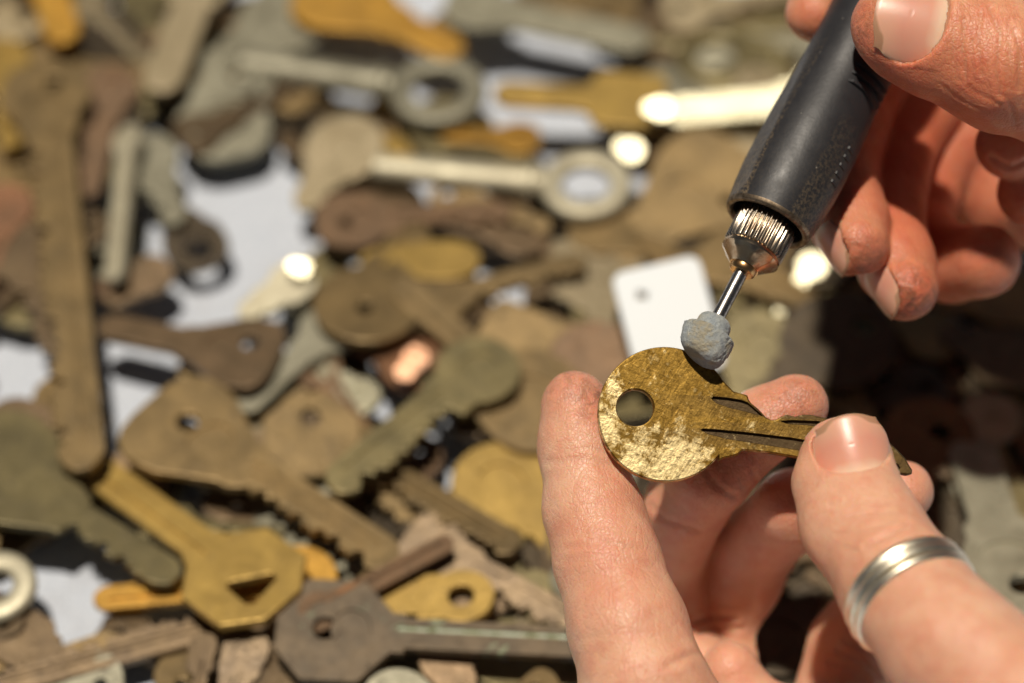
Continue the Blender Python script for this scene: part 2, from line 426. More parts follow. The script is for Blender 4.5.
def lever_key(label, bow, tip, wpx, mat, z0=6, z1=5, roll=0, inner=.55, shank=.2, bit=True, group='old keys heaped on the cloth', flat=.34):
    rnd = random.Random(hash((bow, tip)))
    root, L, d = place_root('key', bow, tip, z0, z1, roll)
    R = wpx / CF * d / MM / 2
    rm = R * (1 + inner) / 2; rr = R * (1 - inner) / 2
    V, F = [], []; n, m = 56, 14
    for i in range(n):
        a = 2 * math.pi * i / n
        for j in range(m):
            b = 2 * math.pi * j / m
            cb = math.copysign(abs(math.cos(b)) ** .7, math.cos(b)); sb = math.copysign(abs(math.sin(b)) ** .7, math.sin(b))
            r = rm + rr * cb
            V.append((r * math.cos(a) * MM, r * math.sin(a) * MM, rr * flat * 2.0 * sb * MM))
            F.append((i * m + j, ((i + 1) % n) * m + j, ((i + 1) % n) * m + (j + 1) % m, i * m + (j + 1) % m))
    a = mesh_obj('bow', V, F, KM[mat], root, 50)
    sr = R * shank
    V, F = lathe([(R * .93, sr * .5), (R * .95, sr), (R + 1.2, sr * 1.05), (R + 1.6, sr * 1.35), (R + 2.8, sr * 1.35), (R + 3.2, sr), (L - 1, sr * .95), (L - .3, sr * .7), (L, .05)], 28)
    V = [(z, x, y * .8) for x, y, z in V]
    b = mesh_obj('shank', V, F, KM[mat], root, 40); obs = [a, b]
    if bit:
        bl = min(9., L * .2); bw = R * .62
        P = [(L - bl - 1, sr * .5), (L - bl - 1, sr + bw), (L - bl * .72 - 1, sr + bw), (L - bl * .7 - 1, sr + bw * .55), (L - bl * .5 - 1, sr + bw * .55), (L - bl * .48 - 1, sr + bw), (L - 1, sr + bw), (L - 1, sr * .5)]
        V, F, Rr = slab(P[::-1], t=1.8, bev=.15); obs.append(mesh_obj('bit', V, F, KM[mat], root))
    tone = rnd.random()
    for o in obs: o['tone'] = tone
    tag(root, label, 'key', group); allkeys.append(root); return root
#KEYS_BEGIN
K, LV = key, lever_key
# ---- the heap, near edge of the cloth to far edge: (label, bow shape, bow pixel, tip pixel, bow width ...)
K('big olive grey key entering at the left edge, broad bow and smooth rounded tip', 'tri', (10, 478), (178, 582), 150, 'olive', 9, 8, blade=.26, roll=-4, teeth=1, groove=0, seed=5)
K('golden key with six sided bow and slanted slot, blade pointing up left', 'hex', (243, 578), (92, 468), 118, 'brass', 11, 6, blade=.34, slot=True, teeth=0, groove=1, seed=2)
K('orange brass key lying flat under the six sided golden key', 'round', (296, 582), (94, 601), 84, 'orange', 5, 3, blade=.34, teeth=0, groove=1)
LV('thick cream ring bow poking in at the lower left edge', (-4, 588), (-120, 640), 84, 'pale', 12, 9, inner=.42, shank=.2, bit=False)
K('long brown grooved key running along the lower left, teeth down', 'round', (262, 612), (-30, 690), 78, 'brown', 3, 5, blade=.46, groove=2, roll=-6, seed=8)
K('dark patinated key with green crust in its long groove', 'hex', (335, 632), (610, 646), 118, 'patina', 10, 9, blade=.30, hole=(-.16, .02, .22), groove=1, teeth=0, verd=True, seed=4, roll=3)
K('small yellow brass key bow with round hole behind the green crusted key', 'round', (462, 598), (380, 600), 66, 'brass', 7, 6, blade=.62, hole=(.02, 0, .40), ry=.95, teeth=0, groove=0)
K('dark brown key sloping from centre to the lower hand, below the yellow bow', 'tri', (438, 552), (600, 640), 76, 'brown', 6, 4, blade=.46, groove=1, roll=8, seed=12)
K('thin copper brown key on edge between two long blades', 'oval', (318, 612), (452, 540), 40, 'rust', 10, 11, blade=.5, teeth=0, groove=1, roll=30)
K('large tan key with black hole, long toothed blade sloping down right', 'tri', (196, 437), (395, 566), 132, 'tan', 11, 10, blade=.36, hole=(-.26, .10, .17), groove=2, seed=21, roll=-3)
K('tan key bow whose hole shows white cloth, right of the large tan key', 'hex', (312, 437), (420, 520), 96, 'tan', 8, 3, blade=.4, hole=(-.30, .30, .22), teeth=1, seed=3)
K('grey brown key with scalloped blade pointing down left over the tan bow', 'round', (478, 372), (332, 492), 86, 'olive', 12, 13, blade=.52, groove=1, teeth=2, seed=9)
K('brown grooved blade ending beside the yellow round bow', 'round', (345, 452), (518, 552), 78, 'tan', 6, 9, blade=.46, groove=2, teeth=1, seed=14)
K('smooth yellow brass bow next to the lower index finger', 'round', (502, 487), (575, 560), 102, 'brass', 5, 3, blade=.34, teeth=0, groove=0)
K('pinkish brown key bow at the left edge above the olive grey key', 'oval', (18, 432), (105, 470), 78, 'pinkbr', 6, 5, blade=.42, seed=2)
K('tall dull brown key standing upright along the left, toothed on its lower half', 'clover', (46, 98), (82, 472), 92, 'tan', 13, 13, blade=.50, hole=(-.35, .2, .2), teeth=1, groove=1, seed=31)
K('brown toothed blade tucked under the tall key at the left', 'round', (20, 250), (96, 440), 84, 'brown', 7, 6, blade=.44, seed=6)
K('tan key with pale filled hole and blade pointing left', 'tri', (232, 352), (98, 326), 98, 'pinkbr', 10, 8, blade=.34, hole=(-.30, -.28, .19), teeth=0, groove=0, roll=4)
K('grey green blade slanting down left past the pale filled hole', 'oval', (330, 330), (240, 412), 60, 'grey', 8, 7, blade=.46, teeth=0, groove=0)
K('shiny crumpled looking pale key glinting beside the white cloth', 'clover', (290, 286), (240, 318), 52, 'pale', 8, 5, blade=.5, roll=0)
K('bright pale yellow bow glinting left of the copper spot', 'oval', (360, 398), (320, 372), 42, 'bright', 5, 3, blade=.5, glint=.42)
K('tan key bow with small black hole in the middle of the heap', 'round', (368, 306), (420, 225), 110, 'tan', 11, 8, blade=.40, hole=(-.14, .0, .15), seed=17)
K('tiny coppery disc added as a glint just below the key with small black hole', 'oval', (416, 360), (398, 380), 28, 'copper', 12, 11, blade=.6, teeth=0, groove=0, glint=1.)  # added for its copper highlight, tilted to reflect the sun
K('small bright disc added as a glint at the tip of the shiny pale key', 'oval', (302, 270), (290, 266), 20, 'bright', 12, 12, blade=.6, teeth=0, groove=0, glint=.8)  # tiny disc added only to make a highlight here
K('bright disc added as a glint on the end of the brass key', 'round', (662, 110), (650, 111), 24, 'bright', 17, 16, blade=.5, teeth=0, groove=0, glint=1.)  # disc added to give the brass key its highlight
K('copper coloured key peeking out under the small black hole', 'round', (412, 366), (330, 330), 66, 'copper', 7, 5, blade=.4)
K('long grey tan shank slanting down to a broad tan bow left of the index finger', 'oval', (532, 402), (396, 284), 118, 'tan', 8, 12, blade=.27, teeth=0, groove=1, seed=19)
K('flat tan bow in the centre, left of the rust coloured bow', 'rect', (520, 350), (470, 430), 96, 'tan', 6, 4, blade=.4)
K('brown blade pointing right above the dark gap', 'round', (430, 305), (586, 262), 70, 'tan', 9, 10, blade=.40, teeth=1, groove=0, seed=10)
K('rust coloured copper bow left of the white rectangular key', 'round', (594, 362), (560, 440), 92, 'rust', 8, 5, blade=.4)
K('faded tan bow just left of the white rectangular key', 'rect', (598, 272), (600, 350), 78, 'cream', 6, 5, blade=.4, ry=1.2)
K('dull yellow oval bow right of the tan bow with small black hole', 'oval', (440, 262), (360, 262), 82, 'brass', 10, 9, blade=.4, ry=.62)
K('rusty key with small dark hole and blade pointing right, right of the white cloth patch', 'oval', (352, 222), (512, 214), 74, 'rust', 9, 8, blade=.44, hole=(-.15, -.1, .2), seed=11)
LV('long pale key with ring bow at right end, below a similar grey one', (586, 186), (372, 166), 92, 'pale', 14, 12, inner=.52, shank=.34, bit=False)
LV('long grey key with ring bow at right end, above a similar pale one', (438, 92), (240, 62), 98, 'grey', 12, 10, inner=.52, shank=.36, bit=True)
K('cream coloured round bow below the grey shank', 'round', (344, 150), (300, 210), 84, 'cream', 8, 5, blade=.4, roll=6)
K('golden key bent across the top, wide bow cut by the top edge', 'tri', (350, 2), (462, 56), 104, 'orange', 10, 9, blade=.34, teeth=0)
K('grey green key bow with blade pointing up, left of the white cloth patch', 'clover', (222, 124), (186, 20), 96, 'grey', 5, 7, blade=.42, seed=23, roll=4)
K('silvery grey flat bow behind the grey ring bowed key', 'tri', (272, 30), (200, 80), 92, 'grey', 6, 5, blade=.4)
K('tan orange blade hanging down from the top edge at the left', 'oval', (206, -30), (158, 94), 84, 'cream', 12, 13, blade=.46, teeth=0, groove=0)
K('narrow pale key on edge, upright beside the tall brown key', 'oval', (128, 140), (114, 282), 34, 'pale', 12, 11, blade=.6, roll=35, teeth=0)
K('grey key with open eye lying on the white cloth patch', 'oval', (196, 246), (140, 150), 64, 'dark', 3, 5, blade=.5, hole=(-.2, 0, .42), seed=13)
K('greenish grey blade behind the open eyed key', 'clover', (150, 160), (176, 226), 60, 'grey', 7, 6, blade=.5, seed=15)
K('dark olive key crossing the top left corner', 'round', (100, 40), (130, 130), 84, 'dark', 6, 6, blade=.42)
K('golden blade end hanging into the top left corner', 'oval', (40, -40), (66, 44), 80, 'orange', 12, 13, blade=.44, teeth=0)
K('pale yellow key glinting at the top left edge', 'oval', (2, 60), (10, 150), 56, 'brass', 9, 9, blade=.5, roll=-12)
K('reddish brown key between the tall key and the grey green bow', 'round', (110, 90), (84, 200), 60, 'rust', 8, 6, blade=.5)
K('orange brown bow at the left edge halfway up', 'round', (4, 210), (-30, 320), 62, 'copper', 8, 6, blade=.45)
K('dull grey key at the left edge behind the tall brown key', 'round', (28, 300), (60, 210), 74, 'olive', 3, 3, blade=.4)
K('small tan key in the gap under the narrow pale key', 'oval', (150, 276), (108, 306), 46, 'pinkbr', 6, 5, blade=.5)
K('brass key with blade pointing left and a white glint on its bow', 'rect', (628, 102), (494, 94), 74, 'brass', 11, 11, blade=.42, teeth=0, groove=0, roll=0)
K('bright pale blade reaching behind the black tool', 'round', (830, 98), (664, 108), 84, 'bright', 13, 12, blade=.40, teeth=0, groove=1, glint=.62)
K('pale oval glint under the brass key, beside the lower ring bow', 'oval', (632, 152), (622, 148), 24, 'bright', 11, 11, blade=.5, glint=1.)  # small metal oval added to make this glint
K('dark grey shank lying across the top centre', 'oval', (476, 8), (650, 44), 64, 'grey', 10, 10, blade=.56, teeth=0, groove=0)
LV('grey ring bow near the top, left of the black tool', (716, 58), (600, 30), 80, 'olive', 8, 6, inner=.52, shank=.26, bit=False)
K('wide grey tan bow with black hole between the ring bow and the black tool', 'tri', (700, 190), (610, 262), 132, 'tan', 9, 6, blade=.34, hole=(-.12, .48, .12))
K('small orange key under the ring bow of the grey key', 'oval', (520, 140), (440, 135), 42, 'orange', 5, 5, blade=.5)
K('tan blade sloping below the lower ring bow toward the white rectangular key', 'oval', (600, 232), (690, 268), 62, 'tan', 7, 8, blade=.5, groove=2)
K('brown key lying between the rusty key and the yellow oval bow', 'round', (520, 236), (410, 214), 58, 'pinkbr', 6, 7, blade=.44)
K('grey tan blade sloping down right under the tool tip', 'tri', (740, 262), (850, 336), 86, 'tan', 8, 8, blade=.38)
K('silver glint of a round bow beside the upper middle fingertip', 'round', (812, 268), (770, 320), 30, 'bright', 8, 6, blade=.4, glint=.55)
K('broad key with round hole, coloured dark for the shade right of the stone tip', 'round', (838, 342), (750, 410), 118, 'dark', 9, 6, blade=.34, hole=(-.52, .1, .18))  # dark metal puts the shade into this olive key's colour
K('smooth olive bow in the shade just right of the grey stone tip', 'oval', (762, 352), (730, 430), 92, 'olive', 7, 4, blade=.4)
K('brown round bow with dark hole in the deep shade right of the thumb', 'round', (928, 440), (900, 520), 96, 'brown', 8, 5, blade=.36, hole=(-.2, .2, .22))
K('grey key in deep shade above the pale spotted key', 'oval', (990, 420), (960, 500), 60, 'grey', 7, 5, blade=.45)
K('spotted grey green key with round black hole at the lower right edge', 'tri', (1010, 572), (968, 440), 128, 'grey', 13, 8, blade=.40, hole=(-.35, -.1, .20), teeth=0, groove=0)
K('brown key in deep shade at the right edge', 'round', (1010, 360), (940, 330), 84, 'brown', 8, 6, blade=.4)
K('dull bow in the shade at the right edge under the little finger', 'oval', (1006, 300), (930, 300), 70, 'tan', 7, 6, blade=.4)
K('brown plate like bow at the lower left corner', 'rect', (14, 634), (70, 668), 66, 'brown', 5, 4, blade=.5)
K('fan of brown blade pointing down, left of the patinated key', 'oval', (246, 652), (215, 740), 48, 'brown', 6, 3, blade=.7, groove=2)
K('tan blade pointing down beside the brown blade at the bottom edge', 'oval', (204, 648), (190, 730), 30, 'brown', 7, 3, blade=.7, roll=14)
K('grey bow peeping in at the bottom edge below the patinated key', 'round', (398, 704), (440, 760), 76, 'grey', 6, 4, blade=.4)
K('two tone brown blade at the bottom edge under the green groove', 'oval', (446, 664), (490, 740), 52, 'pinkbr', 5, 3, blade=.6, groove=2)
K('dull bow with pale hole behind the dark hole of the patinated key', 'round', (268, 668), (340, 720), 66, 'brown', 4, 3, blade=.4, hole=(-.1, .1, .28))
K('olive blade lying against the index finger at the bottom', 'round', (560, 606), (500, 560), 70, 'olive', 3, 4, blade=.4)
K('tan key half hidden behind the lower middle finger', 'round', (640, 560), (560, 520), 84, 'brown', 4, 4, blade=.4)
K('brown toothed key behind the gap between fingers and palm', 'round', (780, 640), (700, 560), 90, 'dark', 4, 4, blade=.4)
# white rectangular key head
root, L, d = place_root('key', (668, 318), (695, 420), 24, 14, 6)
Rw = 46 / CF * d / MM
P = []
for (cx, cy, s0) in ((-Rw * .95, -Rw * .72, 180), (Rw * 1.1, -Rw * .72, 270), (Rw * 1.1, Rw * .72, 0), (-Rw * .95, Rw * .72, 90)):
    for k in range(9):
        a = math.radians(s0 + k * 11.25); P.append((cx + Rw * .27 * math.cos(a), cy + Rw * .27 * math.sin(a)))
hl = [(-Rw * .72, -Rw * .50), (-Rw * .56, -Rw * .56), (-Rw * .50, -Rw * .36), (-Rw * .62, -Rw * .30)]
V, F, R = slab(P, [hl], [], t=2.4, bev=.4)
mesh_obj('head', V, F, simple('white_plastic', (.80, .86, .90), 0., .28), root, 19)
V, F, R = slab([(Rw * 1.3, -Rw * .3), (Rw * 3., -Rw * .3), (Rw * 3.2, 0), (Rw * 3., Rw * .3), (Rw * 1.3, Rw * .3)], t=2., bev=.2)
b = mesh_obj('blade', V, F, KM['grey'], root, 19); b['tone'] = .5
tag(root, 'white rectangular key head with rounded corners behind the grey stone tip', 'key', 'old keys heaped on the cloth')
# half buried keys between the top ones and the cloth
rnd = random.Random(23)
patches = [(240, 225, 62), (190, 290, 40), (275, 200, 45), (130, 398, 34), (20, 362, 30), (70, 592, 46), (100, 570, 30), (540, 55, 40), (385, 65, 32), (525, 128, 22), (95, 182, 16), (500, 262, 18), (455, 472, 18), (402, 398, 18), (530, 335, 12), (610, 540, 16), (205, 250, 20)]
marks = [('the white cloth patch', 250, 230), ('the lower left corner', 20, 660), ('the left edge', 0, 330), ('the top left corner', 0, 20), ('the six sided golden key', 245, 580), ('the large tan key', 200, 440),
         ('the patinated key', 335, 635), ('the smooth yellow bow', 502, 487), ('the index finger', 560, 560), ('the lower ring bow', 586, 186), ('the upper ring bow', 438, 92), ('the top edge', 330, 0),
         ('the cream round bow', 344, 150), ('the white rectangular head', 660, 290), ('the black tool', 760, 120), ('the stone tip', 740, 350), ('the curled fingertips', 900, 320), ('the lower thumb', 960, 500),
         ('the right edge', 1024, 420), ('the palm', 760, 640), ('the brass key with a glint', 628, 102), ('the rust coloured bow', 594, 362), ('the grey brown scalloped key', 450, 400), ('the tall dull brown key', 60, 250), ('the small black hole', 360, 306)]
words = {'tan': 'tan', 'brown': 'brown', 'olive': 'olive', 'pinkbr': 'pinkish brown', 'dark': 'blackened', 'grey': 'grey', 'rust': 'rusty', 'brass': 'yellowish', 'cream': 'cream', 'copper': 'coppery'}
def clear(x0, y0, x1, y1, R0):
    for k in range(7):
        x, y = x0 + (x1 - x0) * k / 6, y0 + (y1 - y0) * k / 6; rr = R0 if k == 0 else R0 * .4
        if any(math.hypot(x - a, y - b) < c + rr * .8 for a, b, c in patches): return False
    return True
n = 0; tries = 0; used = []
seen_labels = set()
while n < 150 and tries < 9000:
    tries += 1
    x, y = rnd.uniform(-30, 1060), rnd.uniform(-20, 700); an = rnd.uniform(0, 2 * math.pi); L = rnd.uniform(100, 160); R0 = rnd.uniform(31, 44) if n < 85 else rnd.uniform(22, 32)
    x1, y1 = x + L * math.cos(an), y + L * .8 * math.sin(an)
    if not clear(x, y, x1, y1, R0) or any(math.hypot(x - a, y - b) < (46 if n < 85 else 30) for a, b in used): continue
    m = rnd.choice(['tan', 'tan', 'brown', 'olive', 'pinkbr', 'dark', 'grey', 'brown', 'olive', 'cream', 'rust']) if x < 720 or y < 200 else rnd.choice(['dark', 'brown', 'dark', 'olive'])  # right side draws darker metals, shade put into their colour
    sh = rnd.choice(['round', 'hex', 'oval', 'tri', 'round', 'clover', 'rect'])
    near = min(marks, key=lambda q_: math.hypot(q_[1] - x, q_[2] - y))[0]
    dr = ['right', 'down right', 'down', 'down left', 'left', 'up left', 'up', 'up right'][int(((math.atan2(y1 - y, x1 - x) + math.pi / 8) % (2 * math.pi)) / (math.pi / 4))]
    shw = {'round': 'round', 'hex': 'six sided', 'oval': 'oval', 'tri': 'three sided', 'clover': 'rounded', 'rect': 'square'}[sh]
    z = rnd.uniform(4.5, 7.5) if n < 85 else rnd.uniform(7.5, 10.5)
    lab = 'half buried %s %s key near %s, pointing %s' % (words[m], shw, near, dr)
    if n >= 85:
        if any(math.hypot(x + (x1 - x) * f_ - a, y + (y1 - y) * f_ - b) < 48 for f_ in (0, .5, 1) for a, b in ((190, 430), (240, 580), (440, 92), (586, 186), (368, 306), (232, 350), (335, 632), (460, 598), (90, 540), (670, 310), (500, 487), (344, 150), (640, 105))): continue
        lab = 'slim %s %s key near %s, pointing %s' % (words[m], shw, near, dr)
    if lab in seen_labels: continue
    seen_labels.add(lab); used.append((x, y))
    K(lab, sh, (x, y), (x1, y1), R0 * 2, m, z, z + rnd.uniform(-1.5, 1.5), blade=rnd.uniform(.32, .44),
      hole=(-.4, 0, rnd.uniform(.14, .26)) if rnd.random() < .7 else None, seed=n + 500, group='half buried keys in the heap', roll=rnd.uniform(-7, 7), groove=rnd.choice((1, 1, 2)))
    n += 1
# loose keys lower in the heap, seen only between the others
rnd = random.Random(11)
spots = [(182, 452, 15), (30, 20, 70), (85, 60, 100), (150, 30, 80), (200, 180, 50), (105, 240, 100), (150, 225, 80), (240, 100, 20), (300, 90, 60), (395, 130, 10), (330, 190, 200), (390, 205, 30),
 (470, 150, 190), (560, 20, 10), (640, 20, 330), (690, 20, 200), (560, 75, 150), (660, 70, 100), (760, 40, 60), (745, 150, 20), (540, 210, 40), (640, 240, 100), (455, 330, 300),
 (560, 300, 250), (430, 330, 210), (500, 310, 20), (640, 290, 80), (120, 350, 200), (60, 330, 120), (330, 370, 100), (60, 500, 140), (150, 480, 200), (240, 500, 300), (330, 520, 20), (430, 500, 260),
 (480, 540, 30), (380, 560, 310), (130, 640, 20), (60, 660, 340), (320, 670, 60), (520, 660, 10), (560, 560, 80), (540, 440, 60), (560, 480, 100), (620, 400, 140), (700, 240, 140),
 (780, 300, 250), (860, 300, 40), (900, 350, 150), (960, 370, 70), (880, 410, 10), (950, 480, 120), (1000, 480, 60), (980, 620, 30), (940, 560, 80), (800, 420, 140), (740, 470, 50),
 (860, 560, 200), (700, 600, 120), (640, 640, 20), (780, 560, 80), (1050, 420, 100), (1060, 540, 200), (1050, 300, 20), (-40, 380, 60), (-40, 120, 100), (-40, 520, 10), (200, 720, 20), (500, 720, 160), (60, 730, 200),
 (880, 240, 70), (940, 200, 160), (1010, 220, 20), (980, 130, 80), (910, 120, 10), (840, 190, 110)]
where = lambda x, y: ('left' if x < 300 else 'centre' if x < 640 else 'right')
mats = ['tan', 'brown', 'olive', 'pinkbr', 'dark', 'grey', 'rust', 'brass', 'tan', 'brown']
patches[:6] = [(232, 222, 58), (185, 290, 38), (275, 205, 42), (130, 398, 36), (20, 362, 30), (70, 592, 46)]
for i, (x, y, a) in enumerate(spots):
    if i and not clear(x, y, x + 90 * math.cos(math.radians(a)), y + 75 * math.sin(math.radians(a)), 34): continue
    L = rnd.uniform(95, 150); an = math.radians(a + rnd.uniform(-15, 15)); m = rnd.choice(mats)
    if i == 0: m = 'dark'  # dark colour stands in for shade inside the hole above
    K('dull old key low in the heap, mostly covered by the keys above it', rnd.choice(['round', 'hex', 'oval', 'tri', 'clover']), (x, y), (x + L * math.cos(an), y + L * .8 * math.sin(an)),
      rnd.uniform(62, 88), m, rnd.uniform(1.3, 4.5), rnd.uniform(1.3, 4), blade=rnd.uniform(.34, .42), hole=(-.4, 0, rnd.uniform(.14, .24)), seed=i, group='covered keys low in the heap', roll=rnd.uniform(-5, 5))
#KEYS_END
# ------------------------------------------------------------------ hands: one implicit surface each
class Hand:
    def __init__(s): s.fingers = []; s.nails = []; s.creases = []
    def chain(s, nodes, flat=None, k=2.0):
        """nodes: (px, py, depth offset mm, radius px [, flatten]) ; consecutive nodes joined by tapered round segments"""
        P = []
        for nd in nodes:
            c = px2c(nd[0], nd[1], nd[2]); P.append((c, nd[3] * (600 + nd[2]) / CF, nd[4] if len(nd) > 4 else 1.0))
        s.fingers.append((P, flat, k)); return P
    def seg(s, p, A, B, flat):
        (a, ra, fa), (b, rb, fb) = A, B
        ba = b - a; L2 = float(ba @ ba)
        v = p - a; t = np.clip((v @ ba) / L2, 0, 1)
        q = v - t[..., None] * ba
        d2 = (q * q).sum(-1)
        if flat is not None and (fa != 1 or fb != 1):
            f = fa + (fb - fa) * t; nd = q @ flat
            d2 = d2 + nd * nd * (1 / (f * f) - 1)
        ts = t * t * (3 - 2 * t) * .5 + t * .5
        return np.sqrt(d2) - (ra + (rb - ra) * ts)
    def finger_val(s, p, fg):
        P, flat, k = fg; out = None
        for i in range(len(P) - 1):
            d = s.seg(p, P[i], P[i + 1], flat)
            out = d if out is None else smin(out, d, k)
        return out
    def carve(s, p, d):
        for nl in s.nails:
            q = p - nl['c']; x = q @ nl['t']; y = q @ nl['a']; z = q @ nl['n']
            near = (np.abs(x) < nl['w'] + 3) & (np.abs(y) < nl['l'] + 3) & (np.abs(z) < 7)
            if not near.any(): continue
            xs, ys, zs = x[near], y[near], z[near]
            h = zs - nail_h(nl, xs, ys)
            yy = ys.copy(); yy = np.where(ys > 0, ys * nl.get('open', .92), ys)          # opens towards the tip
            f = (np.abs(xs / nl['w']) ** nl['e'] + np.abs(yy / nl['l']) ** nl['e']) ** (1 / nl['e']) - 1
            f = f * min(nl['w'], nl['l'])
            c = np.maximum(f, -(h + .15))
            dd = d[near]; d[near] = -smin(-dd, c, .35)
        return d
    def value(s, p):
        out = None; groups = {}
        vals = [s.finger_val(p, f) for f in s.fingers]
        palm = vals[0]
        for v in vals[1:]:
            palm_like = smin(vals[0], v, 5.0)
            out = palm_like if out is None else smin(out, palm_like, .5)
        return s.carve(p, out)
    def build(s, lo, hi, fine_lo, fine_hi, h=.45):
        axes = []
        for a in range(3):
            c = [fine_lo[a]]; st = h
            while c[-1] < fine_hi[a]: c.append(c[-1] + h)
            st = h
            while c[-1] < hi[a]: st = min(st * 1.06, 2.2); c.append(c[-1] + st)
            st = h; l = []
            x = c[0]
            while x > lo[a]: st = min(st * 1.06, 2.2); x -= st; l.append(x)
            axes.append(np.array(l[::-1] + c, dtype=np.float32))
        X, Y, Z = axes; G = np.full((len(X), len(Y), len(Z)), 50., dtype=np.float32)
        # coarse per-segment boxes keep it quick: palm (chain 0) smooth-joined to every finger
        def boxval(fg, pad, base=None):
            A = np.full_like(G, 50.)
            P, flat, k = fg
            for i in range(len(P) - 1):
                a, b = P[i], P[i + 1]; r = max(a[1], b[1]) + pad
                mn = np.minimum(a[0], b[0]) - r; mx = np.maximum(a[0], b[0]) + r
                sl = []
                for q, ax in enumerate(axes):
                    i0 = np.searchsorted(ax, mn[q]); i1 = np.searchsorted(ax, mx[q]); sl.append(slice(i0, i1))
                if any(x.stop <= x.start for x in sl): continue
                gx, gy, gz = np.meshgrid(X[sl[0]], Y[sl[1]], Z[sl[2]], indexing='ij')
                p = np.stack([gx, gy, gz], -1)
                d = s.seg(p, a, b, flat).astype(np.float32)
                cur = A[tuple(sl)]
                A[tuple(sl)] = np.where(cur > 40, np.minimum(d, 40.), smin(cur, d, k))
            return A
        palm = boxval(s.fingers[0], 7)
        out = palm.copy()
        for fg in s.fingers[1:]:
            v = boxval(fg, 7)
            pj = smin(palm, v, 5.0)
            out = smin(out, pj, .5)
            del v, pj
        for nl in s.nails:
            c = nl['c']; r = max(nl['w'], nl['l']) + 5
            sl = tuple(slice(np.searchsorted(ax, c[q] - r), np.searchsorted(ax, c[q] + r)) for q, ax in enumerate(axes))
            gx, gy, gz = np.meshgrid(X[sl[0]], Y[sl[1]], Z[sl[2]], indexing='ij')
            out[sl] = s.carve(np.stack([gx, gy, gz], -1).astype(np.float64), out[sl].astype(np.float64))
        return surface_nets(out, X, Y, Z)
def smin(a, b, k):
    h = np.maximum(k - np.abs(a - b), 0) / k
    return np.minimum(a, b) - h * h * k * .25
def nail_h(nl, x, y):
    R = nl['R']; return -(R - np.sqrt(np.maximum(R * R - x * x, .01))) - (y * y) / (2 * nl['R2'])
def surface_nets(G, X, Y, Z):
    sgn = G < 0
    nx, ny, nz = G.shape
    cnt = np.zeros((nx - 1, ny - 1, nz - 1), dtype=np.uint8)
    for i in (0, 1):
        for j in (0, 1):
            for k in (0, 1): cnt += sgn[i:nx - 1 + i, j:ny - 1 + j, k:nz - 1 + k]
    act = (cnt > 0) & (cnt < 8); I, J, K = np.nonzero(act)
    idx = np.full(act.shape, -1, dtype=np.int64); idx[I, J, K] = np.arange(len(I))
    acc = np.zeros((len(I), 3)); n = np.zeros(len(I))
    cor = [(i, j, k) for i in (0, 1) for j in (0, 1) for k in (0, 1)]
    for a in cor:
        for ax in range(3):
            if a[ax]: continue
            b = list(a); b[ax] = 1
            va = G[I + a[0], J + a[1], K + a[2]]; vb = G[I + b[0], J + b[1], K + b[2]]
            m = (va < 0) != (vb < 0); t = np.where(m, va / np.where(m, va - vb, 1), 0)
            for q in range(3): acc[:, q] += np.where(m, a[q] + (t if q == ax else 0), 0)
            n += m
    acc /= n[:, None]
    V = np.stack([np.interp(I + acc[:, 0], np.arange(nx), X), np.interp(J + acc[:, 1], np.arange(ny), Y), np.interp(K + acc[:, 2], np.arange(nz), Z)], -1)
    F = []
    for ax in range(3):
        sl0 = [slice(None)] * 3; sl1 = [slice(None)] * 3
        sl0[ax] = slice(0, -1); sl1[ax] = slice(1, None)
        e = sgn[tuple(sl0)] != sgn[tuple(sl1)]; P = np.stack(np.nonzero(e), -1); s0 = sgn[tuple(sl0)][e]
        o1, o2 = [(1, 2), (2, 0), (0, 1)][ax]
        ok = (P[:, o1] > 0) & (P[:, o2] > 0) & (P[:, o1] < act.shape[o1]) & (P[:, o2] < act.shape[o2]); P = P[ok]; s0 = s0[ok]
        def g(d1, d2):
            Q = P.copy(); Q[:, o1] -= d1; Q[:, o2] -= d2; return idx[Q[:, 0], Q[:, 1], Q[:, 2]]
        q = np.stack([g(1, 1), g(0, 1), g(0, 0), g(1, 0)], -1); q[~s0] = q[~s0][:, ::-1]; F.append(q)
    F = np.concatenate(F); F = F[(F >= 0).all(1)]
    return V, F
def vnormals(V, F):
    n = np.cross(V[F[:, 2]] - V[F[:, 0]], V[F[:, 3]] - V[F[:, 1]]); N = np.zeros_like(V)
    for k in range(4): np.add.at(N, F[:, k], n)
    return N / np.maximum(np.linalg.norm(N, axis=1, keepdims=True), 1e-9)
def smooth(V, F, it=2, lam=.5):
    E = np.concatenate([F[:, [0, 1]], F[:, [1, 2]], F[:, [2, 3]], F[:, [3, 0]]])
    for _ in range(it):
        A = np.zeros_like(V); c = np.zeros(len(V))
        np.add.at(A, E[:, 0], V[E[:, 1]]); np.add.at(A, E[:, 1], V[E[:, 0]]); np.add.at(c, E[:, 0], 1); np.add.at(c, E[:, 1], 1)
        V = V + lam * (A / np.maximum(c, 1)[:, None] - V)
    return V
def proj(V):
    return np.stack([512 + V[:, 0] / V[:, 2] * CF, 341.5 - V[:, 1] / V[:, 2] * CF], -1)
def seg_dist(p, pts):
    best = np.full(len(p), 1e9)
    for a, b in zip(pts, pts[1:]):
        a = np.array(a, float); b = np.array(b, float); ba = b - a
        t = np.clip(((p - a) @ ba) / (ba @ ba), 0, 1); best = np.minimum(best, np.linalg.norm(p - a - t[:, None] * ba, axis=1))
    return best
